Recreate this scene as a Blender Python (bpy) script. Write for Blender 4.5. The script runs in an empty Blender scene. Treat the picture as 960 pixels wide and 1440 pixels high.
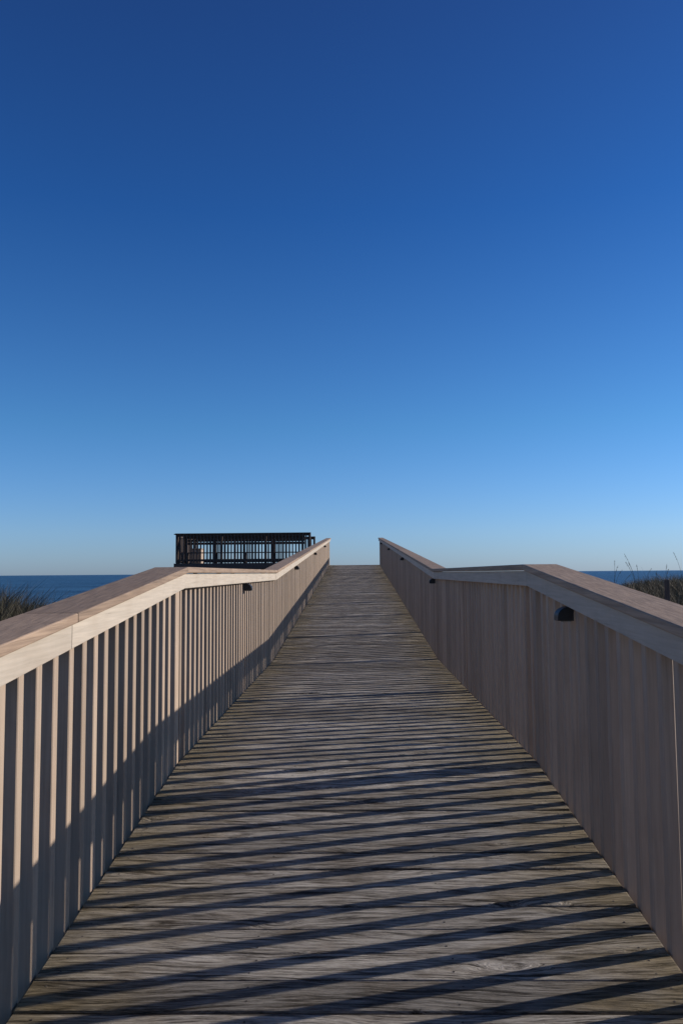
import bpy, math, random
import numpy as np
from mathutils import Matrix, Vector, noise as mnoise
random.seed(7)
S=bpy.context.scene
E=4.0                      # eye height above the sea
SUN_EL=math.radians(21.5); SUN_FWD=math.radians(15)

# ------------------------------------------------------------ helpers
def empty(name):
    o=bpy.data.objects.new(name,None); S.collection.objects.link(o); return o
class MB:
    def __init__(s): s.v=[]; s.f=[]; s.r=[]
    def hexa(s,p):
        b=len(s.v); s.v+= [tuple(q) for q in p]
        r=random.random()
        for f in ((3,2,1,0),(4,5,6,7),(0,1,5,4),(1,2,6,5),(2,3,7,6),(3,0,4,7)):
            s.f.append(tuple(b+i for i in f)); s.r.append(r)
    def box(s,x0,x1,y0,y1,z0,z1):
        s.hexa([(x0,y0,z0),(x1,y0,z0),(x1,y1,z0),(x0,y1,z0),(x0,y0,z1),(x1,y0,z1),(x1,y1,z1),(x0,y1,z1)])
    def slope(s,x0,x1,y0,y1,za,zb,h):
        s.hexa([(x0,y0,za),(x1,y0,za),(x1,y1,zb),(x0,y1,zb),(x0,y0,za+h),(x1,y0,za+h),(x1,y1,zb+h),(x0,y1,zb+h)])
    def obj(s,name,mat,parent=None,bevel=0.0,seg=2):
        m=bpy.data.meshes.new(name); m.from_pydata(s.v,[],s.f); m.update()
        a=m.attributes.new("rnd",'FLOAT','FACE'); a.data.foreach_set("value",s.r[:len(s.f)])
        m.materials.append(mat)
        o=bpy.data.objects.new(name,m); S.collection.objects.link(o)
        if parent: o.parent=parent
        if bevel>0:
            b=o.modifiers.new("b",'BEVEL'); b.width=bevel; b.segments=seg; b.limit_method='ANGLE'
        return o
def newmat(name):
    m=bpy.data.materials.new(name); m.use_nodes=True
    nt=m.node_tree; return m,nt,nt.nodes['Principled BSDF']
def math_(nt,op,a,b=None,c=None,clamp=False):
    n=nt.nodes.new('ShaderNodeMath'); n.operation=op; n.use_clamp=clamp
    for i,v in enumerate((a,b,c)):
        if v is None: continue
        if isinstance(v,(int,float)): n.inputs[i].default_value=v
        else: nt.links.new(v,n.inputs[i])
    return n.outputs[0]
def mix(nt,f,a,b,mode='MIX'):
    n=nt.nodes.new('ShaderNodeMix'); n.data_type='RGBA'; n.blend_type=mode
    for s,v in ((n.inputs[0],f),(n.inputs[6],a),(n.inputs[7],b)):
        if isinstance(v,(int,float)): s.default_value=v
        elif isinstance(v,tuple): s.default_value=(*v,1) if len(v)==3 else v
        else: nt.links.new(v,s)
    return n.outputs[2]
def ramp(nt,f,a,b,lo=0.0,hi=1.0):
    n=nt.nodes.new('ShaderNodeMapRange'); n.inputs[1].default_value=a; n.inputs[2].default_value=b
    n.inputs[3].default_value=lo; n.inputs[4].default_value=hi
    nt.links.new(f,n.inputs[0]); return n.outputs[0]
def coords(nt,scale,rndoff=True):
    tc=nt.nodes.new('ShaderNodeTexCoord'); mp=nt.nodes.new('ShaderNodeVectorMath'); mp.operation='MULTIPLY'
    nt.links.new(tc.outputs['Object'],mp.inputs[0]); mp.inputs[1].default_value=scale
    if not rndoff: return mp.outputs[0]
    at=nt.nodes.new('ShaderNodeAttribute'); at.attribute_name='rnd'
    ad=nt.nodes.new('ShaderNodeVectorMath'); ad.operation='ADD'
    cmb=nt.nodes.new('ShaderNodeCombineXYZ')
    for i in range(3): nt.links.new(math_(nt,'MULTIPLY',at.outputs['Fac'],(37.0,53.0,71.0)[i]),cmb.inputs[i])
    nt.links.new(mp.outputs[0],ad.inputs[0]); nt.links.new(cmb.outputs[0],ad.inputs[1])
    return ad.outputs[0]
def noise(nt,vec,scale,detail=6,rough=0.6,dist=0.0):
    n=nt.nodes.new('ShaderNodeTexNoise'); n.inputs['Scale'].default_value=scale; n.inputs['Detail'].default_value=detail
    n.inputs['Roughness'].default_value=rough; n.inputs['Distortion'].default_value=dist
    nt.links.new(vec,n.inputs['Vector']); return n.outputs['Fac']
def bump(nt,bsdf,h,strength,dist):
    b=nt.nodes.new('ShaderNodeBump'); b.inputs['Strength'].default_value=strength; b.inputs['Distance'].default_value=dist
    nt.links.new(h,b.inputs['Height']); nt.links.new(b.outputs[0],bsdf.inputs['Normal'])
def grey(nt,v):
    cc=nt.nodes.new('ShaderNodeCombineColor')
    for i in range(3): nt.links.new(v,cc.inputs[i])
    return cc.outputs[0]

# ------------------------------------------------------------ materials
def paint(name,base,axis,worn=0.5,contrast=0.12,bmp=0.35,tone=(0.90,1.06)):
    m,nt,b=newmat(name)
    st=[26,26,26]; st[axis]=0.9
    g=noise(nt,coords(nt,tuple(st)),3.0,6,0.65,0.3)
    blot=noise(nt,coords(nt,(1,1,1)),4,4,0.6)
    at=nt.nodes.new('ShaderNodeAttribute'); at.attribute_name='rnd'
    dark=tuple(c*(1-contrast) for c in base); light=tuple(min(1,c*(1+contrast*0.5)) for c in base)
    c=mix(nt,ramp(nt,g,0.35,0.65),dark,light)
    c=mix(nt,ramp(nt,blot,0.48,0.75,0,0.45),c,tuple(x*y for x,y in zip(base,(0.76,0.71,0.66))))
    c=mix(nt,1.0,c,grey(nt,ramp(nt,at.outputs['Fac'],0,1,*tone)),'MULTIPLY')
    crack=ramp(nt,g,0.29,0.34,0.7*worn,0)
    c=mix(nt,crack,c,(0.10,0.075,0.06))
    nt.links.new(c,b.inputs['Base Color']); b.inputs['Roughness'].default_value=0.7
    b.inputs['Specular IOR Level'].default_value=0.25
    bump(nt,b,g,bmp,0.003)
    return m
mat_cap=paint("painted_wood_cap",(0.35,0.240,0.163),1,0.9,0.32,0.8,(0.85,1.1))
mat_fascia=paint("painted_wood_fascia",(0.52,0.43,0.335),1,1.0,0.14)
mat_bal=paint("painted_wood_baluster",(0.43,0.318,0.230),2,0.5,0.14,0.5,(0.78,1.08))
mat_dark=paint("weathered_wood_platform",(0.10,0.072,0.060),2,0.8,0.3)
mat_tan=paint("painted_wood_box",(0.42,0.32,0.24),2,0.3,0.1)

def deckmat():
    m,nt,b=newmat("weathered_deck_wood")
    tc=nt.nodes.new('ShaderNodeTexCoord'); sep=nt.nodes.new('ShaderNodeSeparateXYZ'); nt.links.new(tc.outputs['Object'],sep.inputs[0])
    at=nt.nodes.new('ShaderNodeAttribute'); at.attribute_name='rnd'
    wob=noise(nt,coords(nt,(4,14,0)),1.3,3,0.5)
    vk=coords(nt,(2.6,9.0,0.0))
    vo=nt.nodes.new('ShaderNodeTexVoronoi'); vo.inputs['Scale'].default_value=0.62
    nt.links.new(vk,vo.inputs['Vector']); kd=math_(nt,'ADD',vo.outputs['Distance'],math_(nt,'MULTIPLY',math_(nt,'SUBTRACT',wob,0.5),0.22))
    infl=ramp(nt,kd,0.0,0.26,1.0,0.0)
    vg=coords(nt,(1.5,26.0,26.0))
    low=noise(nt,coords(nt,(0.9,3.0,0)),1.0,3,0.5)
    off=math_(nt,'ADD',math_(nt,'MULTIPLY',infl,1.7),math_(nt,'MULTIPLY',low,5.5))
    cmb=nt.nodes.new('ShaderNodeCombineXYZ'); nt.links.new(off,cmb.inputs[1])
    ad=nt.nodes.new('ShaderNodeVectorMath'); ad.operation='ADD'; nt.links.new(vg,ad.inputs[0]); nt.links.new(cmb.outputs[0],ad.inputs[1])
    g1=noise(nt,ad.outputs[0],1.6,7,0.72,0.2)
    g2=noise(nt,ad.outputs[0],5.0,4,0.75,0.1)
    g=math_(nt,'ADD',math_(nt,'MULTIPLY',g1,0.5),math_(nt,'MULTIPLY',g2,0.5))
    gf=ramp(nt,g,0.425,0.565)
    c=mix(nt,gf,(0.075,0.060,0.048),(0.50,0.44,0.375))
    c=mix(nt,1.0,c,grey(nt,ramp(nt,at.outputs['Fac'],0,1,0.58,1.18)),'MULTIPLY')
    st=noise(nt,coords(nt,(1.8,3.0,0)),1.8,6,0.65)
    c=mix(nt,ramp(nt,st,0.46,0.68,0,0.6),c,mix(nt,gf,(0.06,0.042,0.026),(0.21,0.155,0.105)))
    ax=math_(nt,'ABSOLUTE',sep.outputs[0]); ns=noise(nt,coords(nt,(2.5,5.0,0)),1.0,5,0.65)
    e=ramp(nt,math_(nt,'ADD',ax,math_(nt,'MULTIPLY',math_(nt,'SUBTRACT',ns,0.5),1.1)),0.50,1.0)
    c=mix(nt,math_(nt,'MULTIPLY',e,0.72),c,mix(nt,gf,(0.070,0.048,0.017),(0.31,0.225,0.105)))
    c=mix(nt,ramp(nt,kd,0.02,0.07,0.8,0),c,(0.055,0.036,0.024))
    chk=ramp(nt,g1,0.335,0.375,0.95,0)
    c=mix(nt,chk,c,(0.013,0.010,0.008))
    nt.links.new(c,b.inputs['Base Color']); b.inputs['Roughness'].default_value=0.85
    b.inputs['Specular IOR Level'].default_value=0.2
    bump(nt,b,math_(nt,'SUBTRACT',g,math_(nt,'MULTIPLY',chk,0.5)),1.0,0.018)
    return m
mat_deck=deckmat()
def plain(name,col,rough=0.6,metal=0.0,nscale=30,amt=0.35):
    m,nt,b=newmat(name)
    n=noise(nt,coords(nt,(1,1,1),False),nscale,5)
    c=mix(nt,ramp(nt,n,0.3,0.7),tuple(x*(1-amt) for x in col),tuple(x*(1+amt) for x in col))
    nt.links.new(c,b.inputs['Base Color']); b.inputs['Roughness'].default_value=rough; b.inputs['Metallic'].default_value=metal
    bump(nt,b,n,0.3,0.003); return m
mat_black=plain("black_metal",(0.012,0.012,0.013),0.5,0.0,60)
mat_lens=plain("light_lens",(0.25,0.24,0.2),0.3,0,60)
mat_screw=plain("rusty_screw",(0.09,0.07,0.055),0.6,0.3,200)
mat_beam=plain("treated_timber",(0.14,0.11,0.075),0.85,0,8)

# ------------------------------------------------------------ boardwalk profile
Y0,YB1,YB2,YB3=-3.0,4.52,9.8,32.0
SL=0.0612; SN=0.094
def zd(y):
    if y<YB1: return E-1.05-(YB1-y)*SN
    if y<YB2: return E-1.05
    if y<YB3: return E-1.05+(y-YB2)*SL
    return E-1.05+(YB3-YB2)*SL
ZTOP=zd(YB3)
walk=empty("boardwalk")
W=0.996
mb=MB(); y=Y0; pitch=0.1455
ys=[]
while y<YB3+4.3:
    w=0.1388+random.uniform(-0.0025,0.0015)
    j=random.uniform(-0.0025,0.0025); t=random.uniform(-0.0018,0.0018)
    za=zd(y)+j+t; zb=zd(y+w)+j-t
    yaw=random.uniform(-0.0018,0.0018)
    xa=-W+random.uniform(-0.001,0.001)-(0.7 if y>YB3 else 0); xb=W
    h=0.036
    mb.hexa([(xa,y-yaw,za-h),(xb,y+yaw,za-h),(xb,y+w+yaw,zb-h),(xa,y+w-yaw,zb-h),
             (xa,y-yaw,za),(xb,y+yaw,za),(xb,y+w+yaw,zb),(xa,y+w-yaw,zb)])
    ys.append((y,w,j)); y+=pitch
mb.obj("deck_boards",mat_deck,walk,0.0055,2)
sv=[];sf=[]
for (y,w,j) in ys:
    if y>11: break
    for x in (-0.93,-0.33,0.30,0.92):
        for k in (0.25,0.75):
            cx=x+random.uniform(-.015,.015); cy=y+w*k+random.uniform(-.008,.008); cz=zd(cy)+j+0.0008
            b=len(sv); r1=0.0036
            for a in range(8): sv.append((cx+r1*math.cos(a*math.pi/4),cy+r1*math.sin(a*math.pi/4),cz))
            for a in range(8): sv.append((cx+0.0042*math.cos(a*math.pi/4),cy+0.0042*math.sin(a*math.pi/4),cz-0.006))
            sf.append(tuple(b+i for i in range(8)))
            for a in range(8): sf.append((b+8+a,b+8+(a+1)%8,b+(a+1)%8,b+a))
me=bpy.data.meshes.new("screws"); me.from_pydata(sv,[],sf); me.materials.append(mat_screw)
o=bpy.data.objects.new("screws",me); S.collection.objects.link(o); o.parent=walk
mb=MB()
segs=[(Y0,YB1),(YB1,YB2),(YB2,YB3),(YB3,YB3+4.3)]
for a,b_ in segs:
    for x in (-0.975,-0.35,0.30,0.935):
        a1=a+0.003; b1=b_-0.003
        mb.slope(x,x+0.04,a1,b1,zd(a1)-0.045-0.19,zd(b1-1e-4)-0.045-0.19,0.188)
yy=Y0+1.0
while yy<YB3+4:
    for x in (-0.90,0.76):
        mb.box(x,x+0.14,yy-0.07,yy+0.07,-0.6,zd(yy)-0.255)
    yy+=2.4
mb.obj("joists_and_pilings",mat_beam,walk,0.004,1)

# ------------------------------------------------------------ railings
RH=1.090
FH=0.086
def railing(side):
    root=empty("wooden_railing"); s=side
    def X(a,b): return (min(s*a,s*b),max(s*a,s*b))
    cap=MB(); fas=MB(); bal=MB(); post=MB()
    brk=[Y0,-0.9,2.72,YB1,YB2]+[YB2+3.7*i for i in range(1,6)]+[YB3]
    if s>0: brk[2]=1.9
    for a,b in zip(brk[:-1],brk[1:]):
        a1=a+0.0015; b1=b-0.0015
        j=random.uniform(-0.002,0.002)
        x0,x1=X(0.943+j,1.138+j)
        cap.slope(x0,x1,a1,b1,zd(a1)+RH-0.034,zd(b1-1e-5)+RH-0.034,0.034)
        x0,x1=X(0.964+j,0.9965)
        fas.slope(x0,x1,a1,b1,zd(a1)+RH-0.036-FH,zd(b1-1e-5)+RH-0.036-FH,FH-0.001)
    x0,x1=X(1.048,1.08)
    for a,b in zip(brk[:-1],brk[1:]):
        fas.slope(x0,x1,a+.0015,b-.0015,zd(a)+RH-0.036-0.088,zd(b-1e-5)+RH-0.036-0.088,0.086)
    posts=[-2.2,0.0,YB1-0.02,7.2,YB2,12.2,14.6,17,19.4,21.8,24.2,26.6,29.0,YB3-0.05]
    y=Y0+0.05; P=0.137
    while y<YB3-0.08:
        if min(abs(y-p) for p in (YB1-0.02,YB3-0.05))>0.07:
            w=0.044+random.uniform(-.002,.002); t=0.041
            jy=random.uniform(-.006,.006); tl=random.uniform(-.007,.007); tx=random.uniform(0,.003); tw=random.uniform(-.0025,.0025)
            x0,x1=X(1.000,1.000+t)
            tx*=s
            zb=zd(y)-0.16+random.uniform(-.006,.006); zt=zd(y)+RH-0.040
            bal.hexa([(x0+tx,y+jy,zb),(x1+tx,y+jy+tw,zb),(x1+tx,y+jy+w+tw,zb),(x0+tx,y+jy+w,zb),
                      (x0+tx,y+jy+tl,zt),(x1+tx,y+jy+tl,zt),(x1+tx,y+jy+tl+w,zt),(x0+tx,y+jy+tl+w,zt)])
        y+=P
    for p in (YB1-0.02,YB3-0.05):
        x0,x1=X(0.9985,1.043); z=zd(p)
        post.box(x0,x1,p-0.045,p+0.045,z-0.2,z+RH-0.041)
    for p in posts:
        x0,x1=X(1.0825,1.132); post.box(x0,x1,p-0.045,p+0.045,-0.5,zd(p)+RH-0.06)
    cap.obj("cap",mat_cap,root,0.005,2); fas.obj("fascia",mat_fascia,root,0.003,2)
    bal.obj("balusters",mat_bal,root,0.003,1); post.obj("posts",mat_bal,root,0.004,1)
    return root
railing(-1); railing(1)

# ------------------------------------------------------------ step lights
import bmesh
def step_light(side,y):
    root=empty("deck_light"); root.location=(side*1.0,y,zd(y)+RH-0.036-FH-0.004)
    v=[];f=[]; n=10; wd=0.036; dp=0.075; h=0.066
    prof=[]
    for i in range(n+1):
        a=i/n*math.pi/2
        prof.append((dp*math.sin(a)**0.8, -h*(1-math.cos(a))*0.72))
    prof=[(0,0)]+[(p[0],p[1]) for p in prof[1:]]+[(dp,-h),(0,-h)]
    for sx in (-1,1):
        for p in prof: v.append((-side*p[0],sx*wd,p[1]))
    m=len(prof)
    f.append(tuple(range(m))); f.append(tuple(range(2*m-1,m-1,-1)))
    for i in range(m): f.append((i,(i+1)%m,(i+1)%m+m,i+m))
    me=bpy.data.meshes.new("hood"); me.from_pydata(v,[],f); me.materials.append(mat_black)
    bm=bmesh.new(); bm.from_mesh(me); bmesh.ops.recalc_face_normals(bm,faces=bm.faces); bm.to_mesh(me); bm.free()
    o=bpy.data.objects.new("hood",me); S.collection.objects.link(o); o.parent=root
    b=o.modifiers.new("b",'BEVEL'); b.width=0.003; b.segments=2; b.limit_method='ANGLE'
    q=MB(); q.box(-0.06 if side>0 else 0.012,-0.012 if side>0 else 0.06,-0.028,0.028,-h-0.004,-h+0.002); q.obj("lens",mat_lens,root)
for s,y in ((1,3.72),(1,10.0),(1,16.3),(1,22.6),(1,29),(-1,0.9),(-1,7.2),(-1,13.3),(-1,19.6),(-1,26)): step_light(s,y)

# ------------------------------------------------------------ viewing platform
plat=empty("viewing_platform")
px0,px1,py0,py1=-7.32,-1.72,YB3+0.25,YB3+4.2
pz=ZTOP+0.12
d=MB(); x=px0
while x<px1-0.1:
    d.box(x,x+0.139,py0,py1,pz-0.036+random.uniform(-.001,.001),pz+random.uniform(-.001,.001)); x+=0.1455
d.obj("platform_deck",mat_deck,plat,0.004,1)
d=MB()
d.box(px0,px1,py0-0.042,py0-0.002,pz-0.24,pz-0.003); d.box(px0,px1,py1+0.002,py1+0.042,pz-0.24,pz-0.003)
for xx in (px0+0.1,px0+1.8,px0+3.6,px1-0.2):
    for yy in (py0+0.12,py1-0.12):
        d.box(xx-0.08,xx+0.08,yy-0.08,yy+0.08,-0.6,pz-0.04)
d.obj("platform_frame",mat_dark,plat,0.004,1)
PH=1.22
r=MB()
def prail(axis,c,a,b):
    def bx(u0,u1,v0,v1,z0,z1):
        if axis=='x': r.box(u0,u1,c+v0,c+v1,z0,z1)
        else: r.box(c+v0,c+v1,u0,u1,z0,z1)
    bx(a-0.05,b+0.05,-0.09,0.155,pz+PH-0.036,pz+PH)
    bx(a,b,0.024,0.060,pz+PH-0.13,pz+PH-0.038)
    bx(a,b,0.024,0.060,pz+0.08,pz+0.17)
    n=int((b-a)/0.137)
    for i in range(n+1):
        u=a+(b-a)*i/n
        bx(u-0.022,u+0.022,-0.02,0.022,pz+0.02,pz+PH-0.038)
    k=max(1,round((b-a)/1.85))
    for i in range(k+1):
        u=a+(b-a)*i/k
        bx(u-0.047,u+0.047,0.062,0.152,pz+0.002,pz+PH-0.038)
prail('x',py0+0.05,px0+0.1,px1-0.1)
prail('x',py1-0.25,px0+0.1,px1-0.1)
prail('y',px0+0.02,py0+0.3,py1-0.5)
r.obj("platform_railing",mat_dark,plat,0.003,1)
q=MB()
for i in range(3): q.box(px0+0.3,px1-0.3,py0+0.36+i*0.13,py0+0.48+i*0.13,pz+0.42,pz+0.455)
for i in range(3): q.box(px0+0.3,px1-0.3,py0+0.29,py0+0.325,pz+0.76+i*0.12,pz+0.86+i*0.12)
for i in range(5):
    xx=px0+0.4+i*(px1-px0-0.8)/4
    q.box(xx-0.045,xx+0.045,py0+0.328,py0+0.357,pz+0.002,pz+1.10); q.box(xx-0.045,xx+0.045,py0+0.66,py0+0.72,pz+0.002,pz+0.418)
q.obj("bench",mat_dark,plat,0.003,1)
q=MB(); q.box(px0+0.45,px0+0.85,py0+1.3,py0+1.8,pz+0.003,pz+0.62); q.box(px0+0.42,px0+0.88,py0+1.27,py0+1.83,pz+0.622,pz+0.65)
q.obj("storage_box",mat_tan,plat,0.006,1)

# ------------------------------------------------------------ ground
def gz(x,y):
    n=mnoise.noise(Vector((x*0.11,y*0.11,0.3)))*0.35+mnoise.noise(Vector((x*0.35,y*0.35,2.3)))*0.14
    base=1.75+n
    if x>4: base+=1.45*math.exp(-((y-27)/8.0)**2)*min(1,max(0,(x-5.8)/3.0))
    if x<-3: base+=0.95*math.exp(-((y-13)/5.0)**2)*min(1,max(0,(-x-3.6)/2.2))
    far=min(1,max(0,(y-36)/26.0)); far=far*far*(3-2*far)
    base=base*(1-far)+0.75*far
    if y>62: base=0.75-(y-62)*0.022
    return max(base,-3)
def axis(a,b,mid0,mid1,fine):
    t=list(np.arange(mid0,mid1+1e-6,fine)); st=fine; v=mid0; L=[]
    while v>a: st*=1.25; v-=st; L.append(v)
    st=fine; v=mid1; R=[]
    while v<b: st*=1.25; v+=st; R.append(v)
    return L[::-1]+t+R
gx=axis(-20000,20000,-26,26,0.4); gy=axis(-20000,25000,-6,64,0.5)
v=[(x,y,gz(x,y)) for y in gy for x in gx]; nx=len(gx)
f=[(j*nx+i,j*nx+i+1,(j+1)*nx+i+1,(j+1)*nx+i) for j in range(len(gy)-1) for i in range(nx-1)]
me=bpy.data.meshes.new("sand_dune_ground"); me.from_pydata(v,[],f); me.polygons.foreach_set('use_smooth',[True]*len(f))
m,nt,b=newmat("dune_sand"); vv=coords(nt,(1,1,1),False)
n1=noise(nt,vv,0.9,6); n2=noise(nt,vv,40,6)
c=mix(nt,ramp(nt,n1,0.4,0.65),(0.30,0.24,0.17),(0.13,0.10,0.06)); c=mix(nt,ramp(nt,n2,0.3,0.7,0,0.4),c,(0.18,0.14,0.095))
nt.links.new(c,b.inputs['Base Color']); b.inputs['Roughness'].default_value=0.95; bump(nt,b,n2,0.6,0.03)
me.materials.append(m); o=bpy.data.objects.new("sand_dune_ground",me); S.collection.objects.link(o)

# ------------------------------------------------------------ sea
gx=axis(-30000,30000,-120,120,6); gy=[70]+list(np.arange(76,300,4))
st=4; yv=gy[-1]
while yv<30000: st*=1.12; yv+=st; gy.append(yv)
v=[(x,y,0.0) for y in gy for x in gx]; nx=len(gx)
f=[(j*nx+i,j*nx+i+1,(j+1)*nx+i+1,(j+1)*nx+i) for j in range(len(gy)-1) for i in range(nx-1)]
me=bpy.data.meshes.new("sea"); me.from_pydata(v,[],f)
m,nt,b=newmat("sea_water")
n1=noise(nt,coords(nt,(0.30,1.0,1),False),0.16,6,0.62); n2=noise(nt,coords(nt,(0.35,1.0,1),False),1.2,5,0.6)
n3=noise(nt,coords(nt,(0.06,0.25,1),False),0.12,4,0.6)
h=math_(nt,'ADD',n1,math_(nt,'MULTIPLY',n2,0.3))
c=mix(nt,ramp(nt,math_(nt,'ADD',math_(nt,'MULTIPLY',h,0.55),math_(nt,'MULTIPLY',n3,0.5)),0.50,0.72),(0.008,0.034,0.072),(0.05,0.145,0.25))
nt.links.new(c,b.inputs['Base Color']); b.inputs['Roughness'].default_value=0.4; b.inputs['Specular IOR Level'].default_value=0.25
bump(nt,b,h,1.0,1.8)
me.materials.append(m); o=bpy.data.objects.new("sea",me); S.collection.objects.link(o)

# ------------------------------------------------------------ vegetation
def veg(name,clumps,cols):
    V=[];F=[];R=[]
    for (cx,cy,n,rad,hh,wd,lean) in clumps:
        for _ in range(n):
            a=random.uniform(0,2*math.pi); rr=rad*math.sqrt(random.random())
            x=cx+rr*math.cos(a); y=cy+rr*math.sin(a); z=gz(x,y)-0.03
            h=hh*random.uniform(0.45,1.0)*(1-0.4*(rr/max(rad,.01))**2)
            a2=a+random.gauss(0,0.9); l=lean*h*random.uniform(0.2,1.1)
            w=wd*random.uniform(0.6,1.2); ta=random.uniform(0,math.pi); tx,ty=math.cos(ta)*w,math.sin(ta)*w
            b=len(V); r=random.random()
            for k,(t,ws) in enumerate(((0,1),(0.4,0.85),(0.75,0.55))):
                px=x+math.cos(a2)*l*t*t; py=y+math.sin(a2)*l*t*t; pz_=z+h*(t-0.18*lean*t*t)
                V+= [(px-tx*ws,py-ty*ws,pz_),(px+tx*ws,py+ty*ws,pz_)]
            V.append((x+math.cos(a2)*l,y+math.sin(a2)*l,z+h*(1-0.18*lean)))
            F+=[(b,b+1,b+3,b+2),(b+2,b+3,b+5,b+4),(b+4,b+5,b+6)]; R+=[r]*3
    me=bpy.data.meshes.new(name); me.from_pydata(V,[],F)
    at=me.attributes.new("rnd",'FLOAT','FACE'); at.data.foreach_set("value",R)
    m,nt,b=newmat(name+"_mat"); a=nt.nodes.new('ShaderNodeAttribute'); a.attribute_name='rnd'
    cr=nt.nodes.new('ShaderNodeValToRGB'); nt.links.new(a.outputs['Fac'],cr.inputs[0])
    cr.color_ramp.elements[0].color=(*cols[0],1); cr.color_ramp.elements[1].color=(*cols[-1],1)
    for i,cc in enumerate(cols[1:-1]): e=cr.color_ramp.elements.new((i+1)/(len(cols)-1)); e.color=(*cc,1)
    nt.links.new(cr.outputs[0],b.inputs['Base Color']); b.inputs['Roughness'].default_value=0.8
    me.materials.append(m); o=bpy.data.objects.new(name,me); S.collection.objects.link(o); return o
cl=[]
for _ in range(420):
    s=random.choice((-1,1)); x=s*random.uniform(1.9,24); y=random.uniform(-4,46)
    if -8<x<0 and 30<y<37.5: continue
    cl.append((x,y,26,0.35,random.uniform(0.4,0.7),0.006,0.6))
for _ in range(1100):        # crest of the dune: grass grows up to about eye level
    y=random.uniform(18,31); q=random.uniform(0.305,0.72); x=q*y
    top=E-y*(0.000+0.013*max(0,min(1,(0.385-q)/0.065)))
    h=(top-gz(x,y))/0.86*random.uniform(0.72,1.10)
    cl.append((x,y,44,0.40,max(0.3,h),0.007,0.6))
veg("dune_grass",cl,[(0.045,0.033,0.017),(0.15,0.11,0.06),(0.08,0.062,0.03),(0.27,0.20,0.115)])
cl=[]
for _ in range(330):        # dark scrub bushes on the left dune
    y=random.uniform(10.5,18); q=random.uniform(0.355,0.75); x=-q*y
    top=E+y*0.004-y*0.030*max(0,min(1,(0.435-q)/0.075))
    h=(top-gz(x,y))/0.86*random.uniform(0.66,1.08)
    cl.append((x,y,190,0.36,max(0.4,h),0.008,0.65))
veg("dune_shrub",cl,[(0.025,0.02,0.012),(0.06,0.045,0.026),(0.04,0.042,0.02),(0.12,0.085,0.05)])
V=[];F=[]
def oat(x,y,h,lean,a):
    z=gz(x,y)
    pts=[]
    for i in range(9):
        t=i/8; pts.append((x+math.cos(a)*lean*t**2.2,y+math.sin(a)*lean*t**2.2,z+h*(t-0.06*t**4)))
    for i in range(8):
        w=0.006*(1-0.6*i/8); b=len(V); p,q_=pts[i],pts[i+1]
        V.extend([(p[0]-w,p[1],p[2]),(p[0]+w,p[1],p[2]),(q_[0]+w,q_[1],q_[2]),(q_[0]-w,q_[1],q_[2])]); F.append((b,b+1,b+2,b+3))
    for k in range(20):
        t=random.uniform(0.80,1.0); i=min(7,int(t*8)); p=pts[i]; u=t*8-i; q_=pts[i+1]
        c=[p[j]+(q_[j]-p[j])*u for j in range(3)]
        aa=random.uniform(0,6.28); L=random.uniform(0.010,0.028)
        dx,dy=math.cos(aa)*L,math.sin(aa)*L; b=len(V)
        V.extend([tuple(c),(c[0]+dx*.6-0.004,c[1]+dy*.6,c[2]-0.012),(c[0]+dx,c[1]+dy,c[2]-0.035),(c[0]+dx*.6+0.004,c[1]+dy*.6,c[2]-0.015)]); F.append((b,b+1,b+2,b+3))
for _ in range(50):
    oat(random.uniform(8.5,20),random.uniform(21,31),random.uniform(0.8,1.2),random.uniform(0.1,0.4),random.uniform(0,6.28))
oat(8.25,23.5,1.75,0.35,2.9); oat(8.4,24,1.35,0.3,2.6); oat(9.9,24.3,1.45,0.25,2.9)
for _ in range(14):
    oat(random.uniform(-14,-6.5),random.uniform(10,18),random.uniform(1.1,1.5),random.uniform(0.1,0.4),random.uniform(0,6.28))
me=bpy.data.meshes.new("sea_oats"); me.from_pydata(V,[],F); me.materials.append(plain("sea_oats_mat",(0.17,0.13,0.075),0.8,0,5))
o=bpy.data.objects.new("sea_oats",me); S.collection.objects.link(o)
q=MB(); fy=17.2; fx=0.387*fy; z=gz(fx,fy); q.box(fx-0.045,fx+0.045,fy-0.045,fy+0.045,z-0.4,E-0.20); q.obj("fence_post",mat_dark,None,0.01,2)

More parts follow.
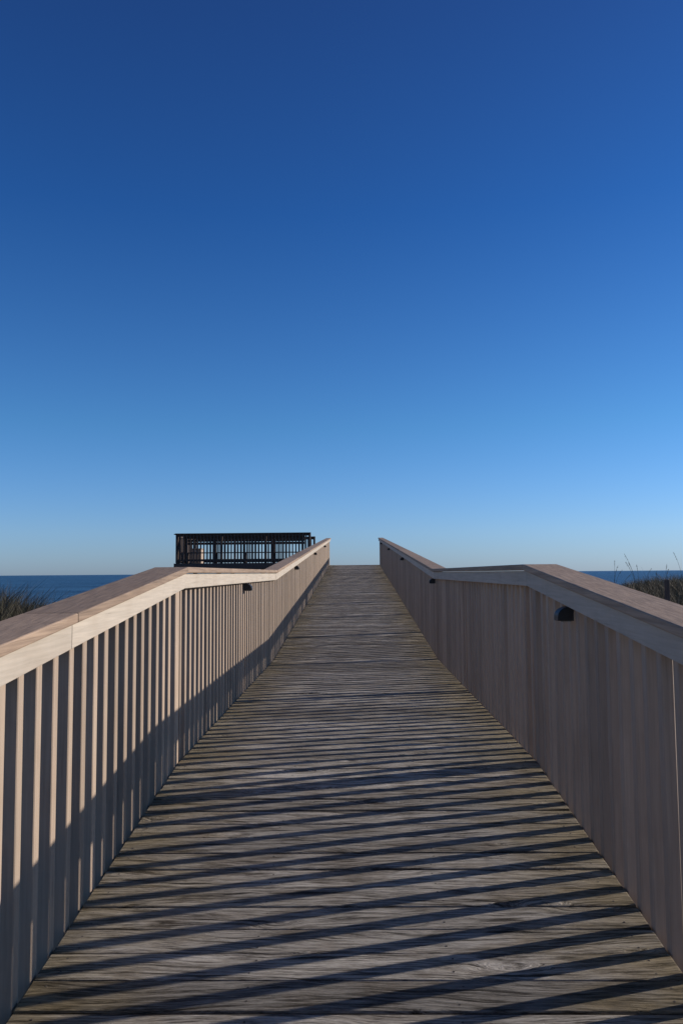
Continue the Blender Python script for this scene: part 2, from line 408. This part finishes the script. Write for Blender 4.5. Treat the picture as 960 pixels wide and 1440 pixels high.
# ------------------------------------------------------------ light, sky
w=bpy.data.worlds.new("World"); S.world=w; w.use_nodes=True; nt=w.node_tree; bg=nt.nodes['Background']
sk=nt.nodes.new('ShaderNodeTexSky'); sk.sky_type='NISHITA'; sk.sun_disc=False
sk.sun_elevation=SUN_EL; sk.sun_rotation=math.pi/2-SUN_FWD
sk.air_density=1.0; sk.dust_density=0.3; sk.ozone_density=3.0; sk.altitude=0
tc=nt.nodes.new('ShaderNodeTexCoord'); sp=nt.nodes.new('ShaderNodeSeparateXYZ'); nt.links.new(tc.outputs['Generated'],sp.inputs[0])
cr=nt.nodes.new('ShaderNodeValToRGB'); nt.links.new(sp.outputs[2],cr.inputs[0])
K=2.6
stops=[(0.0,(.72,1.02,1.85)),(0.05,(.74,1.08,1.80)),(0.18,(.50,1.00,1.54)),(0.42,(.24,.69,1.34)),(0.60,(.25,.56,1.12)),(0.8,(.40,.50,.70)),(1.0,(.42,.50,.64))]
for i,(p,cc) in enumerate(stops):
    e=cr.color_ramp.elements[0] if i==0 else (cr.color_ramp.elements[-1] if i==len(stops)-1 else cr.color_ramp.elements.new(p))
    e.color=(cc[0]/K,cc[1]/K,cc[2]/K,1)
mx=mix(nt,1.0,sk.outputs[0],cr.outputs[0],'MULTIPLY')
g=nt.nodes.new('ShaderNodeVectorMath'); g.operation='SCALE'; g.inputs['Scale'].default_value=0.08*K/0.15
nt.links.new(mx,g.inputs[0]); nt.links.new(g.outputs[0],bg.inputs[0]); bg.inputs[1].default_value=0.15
l=bpy.data.lights.new("sun",'SUN'); l.energy=4.6; l.angle=math.radians(0.5); l.color=(1,0.95,0.88)
lo=bpy.data.objects.new("sun",l); S.collection.objects.link(lo)
dv=Vector((math.cos(SUN_FWD)*math.cos(SUN_EL),math.sin(SUN_FWD)*math.cos(SUN_EL),math.sin(SUN_EL)))
lo.rotation_euler=dv.to_track_quat('Z','Y').to_euler(); lo.location=dv*60

# ------------------------------------------------------------ camera
cd=bpy.data.cameras.new("camera"); cd.sensor_fit='VERTICAL'; cd.sensor_height=36; cd.lens=28; cd.clip_end=60000; cd.clip_start=0.05
cam=bpy.data.objects.new("camera",cd); S.collection.objects.link(cam)
M=Matrix.Translation((0,0,E))@Matrix.Rotation(math.radians(0.92),4,'Z')@Matrix.Rotation(math.radians(90+4.37),4,'X')@Matrix.Rotation(math.radians(-0.45),4,'Z')
cam.matrix_world=M; S.camera=cam
S.view_settings.view_transform='Standard'; S.view_settings.look='None'; S.view_settings.exposure=0
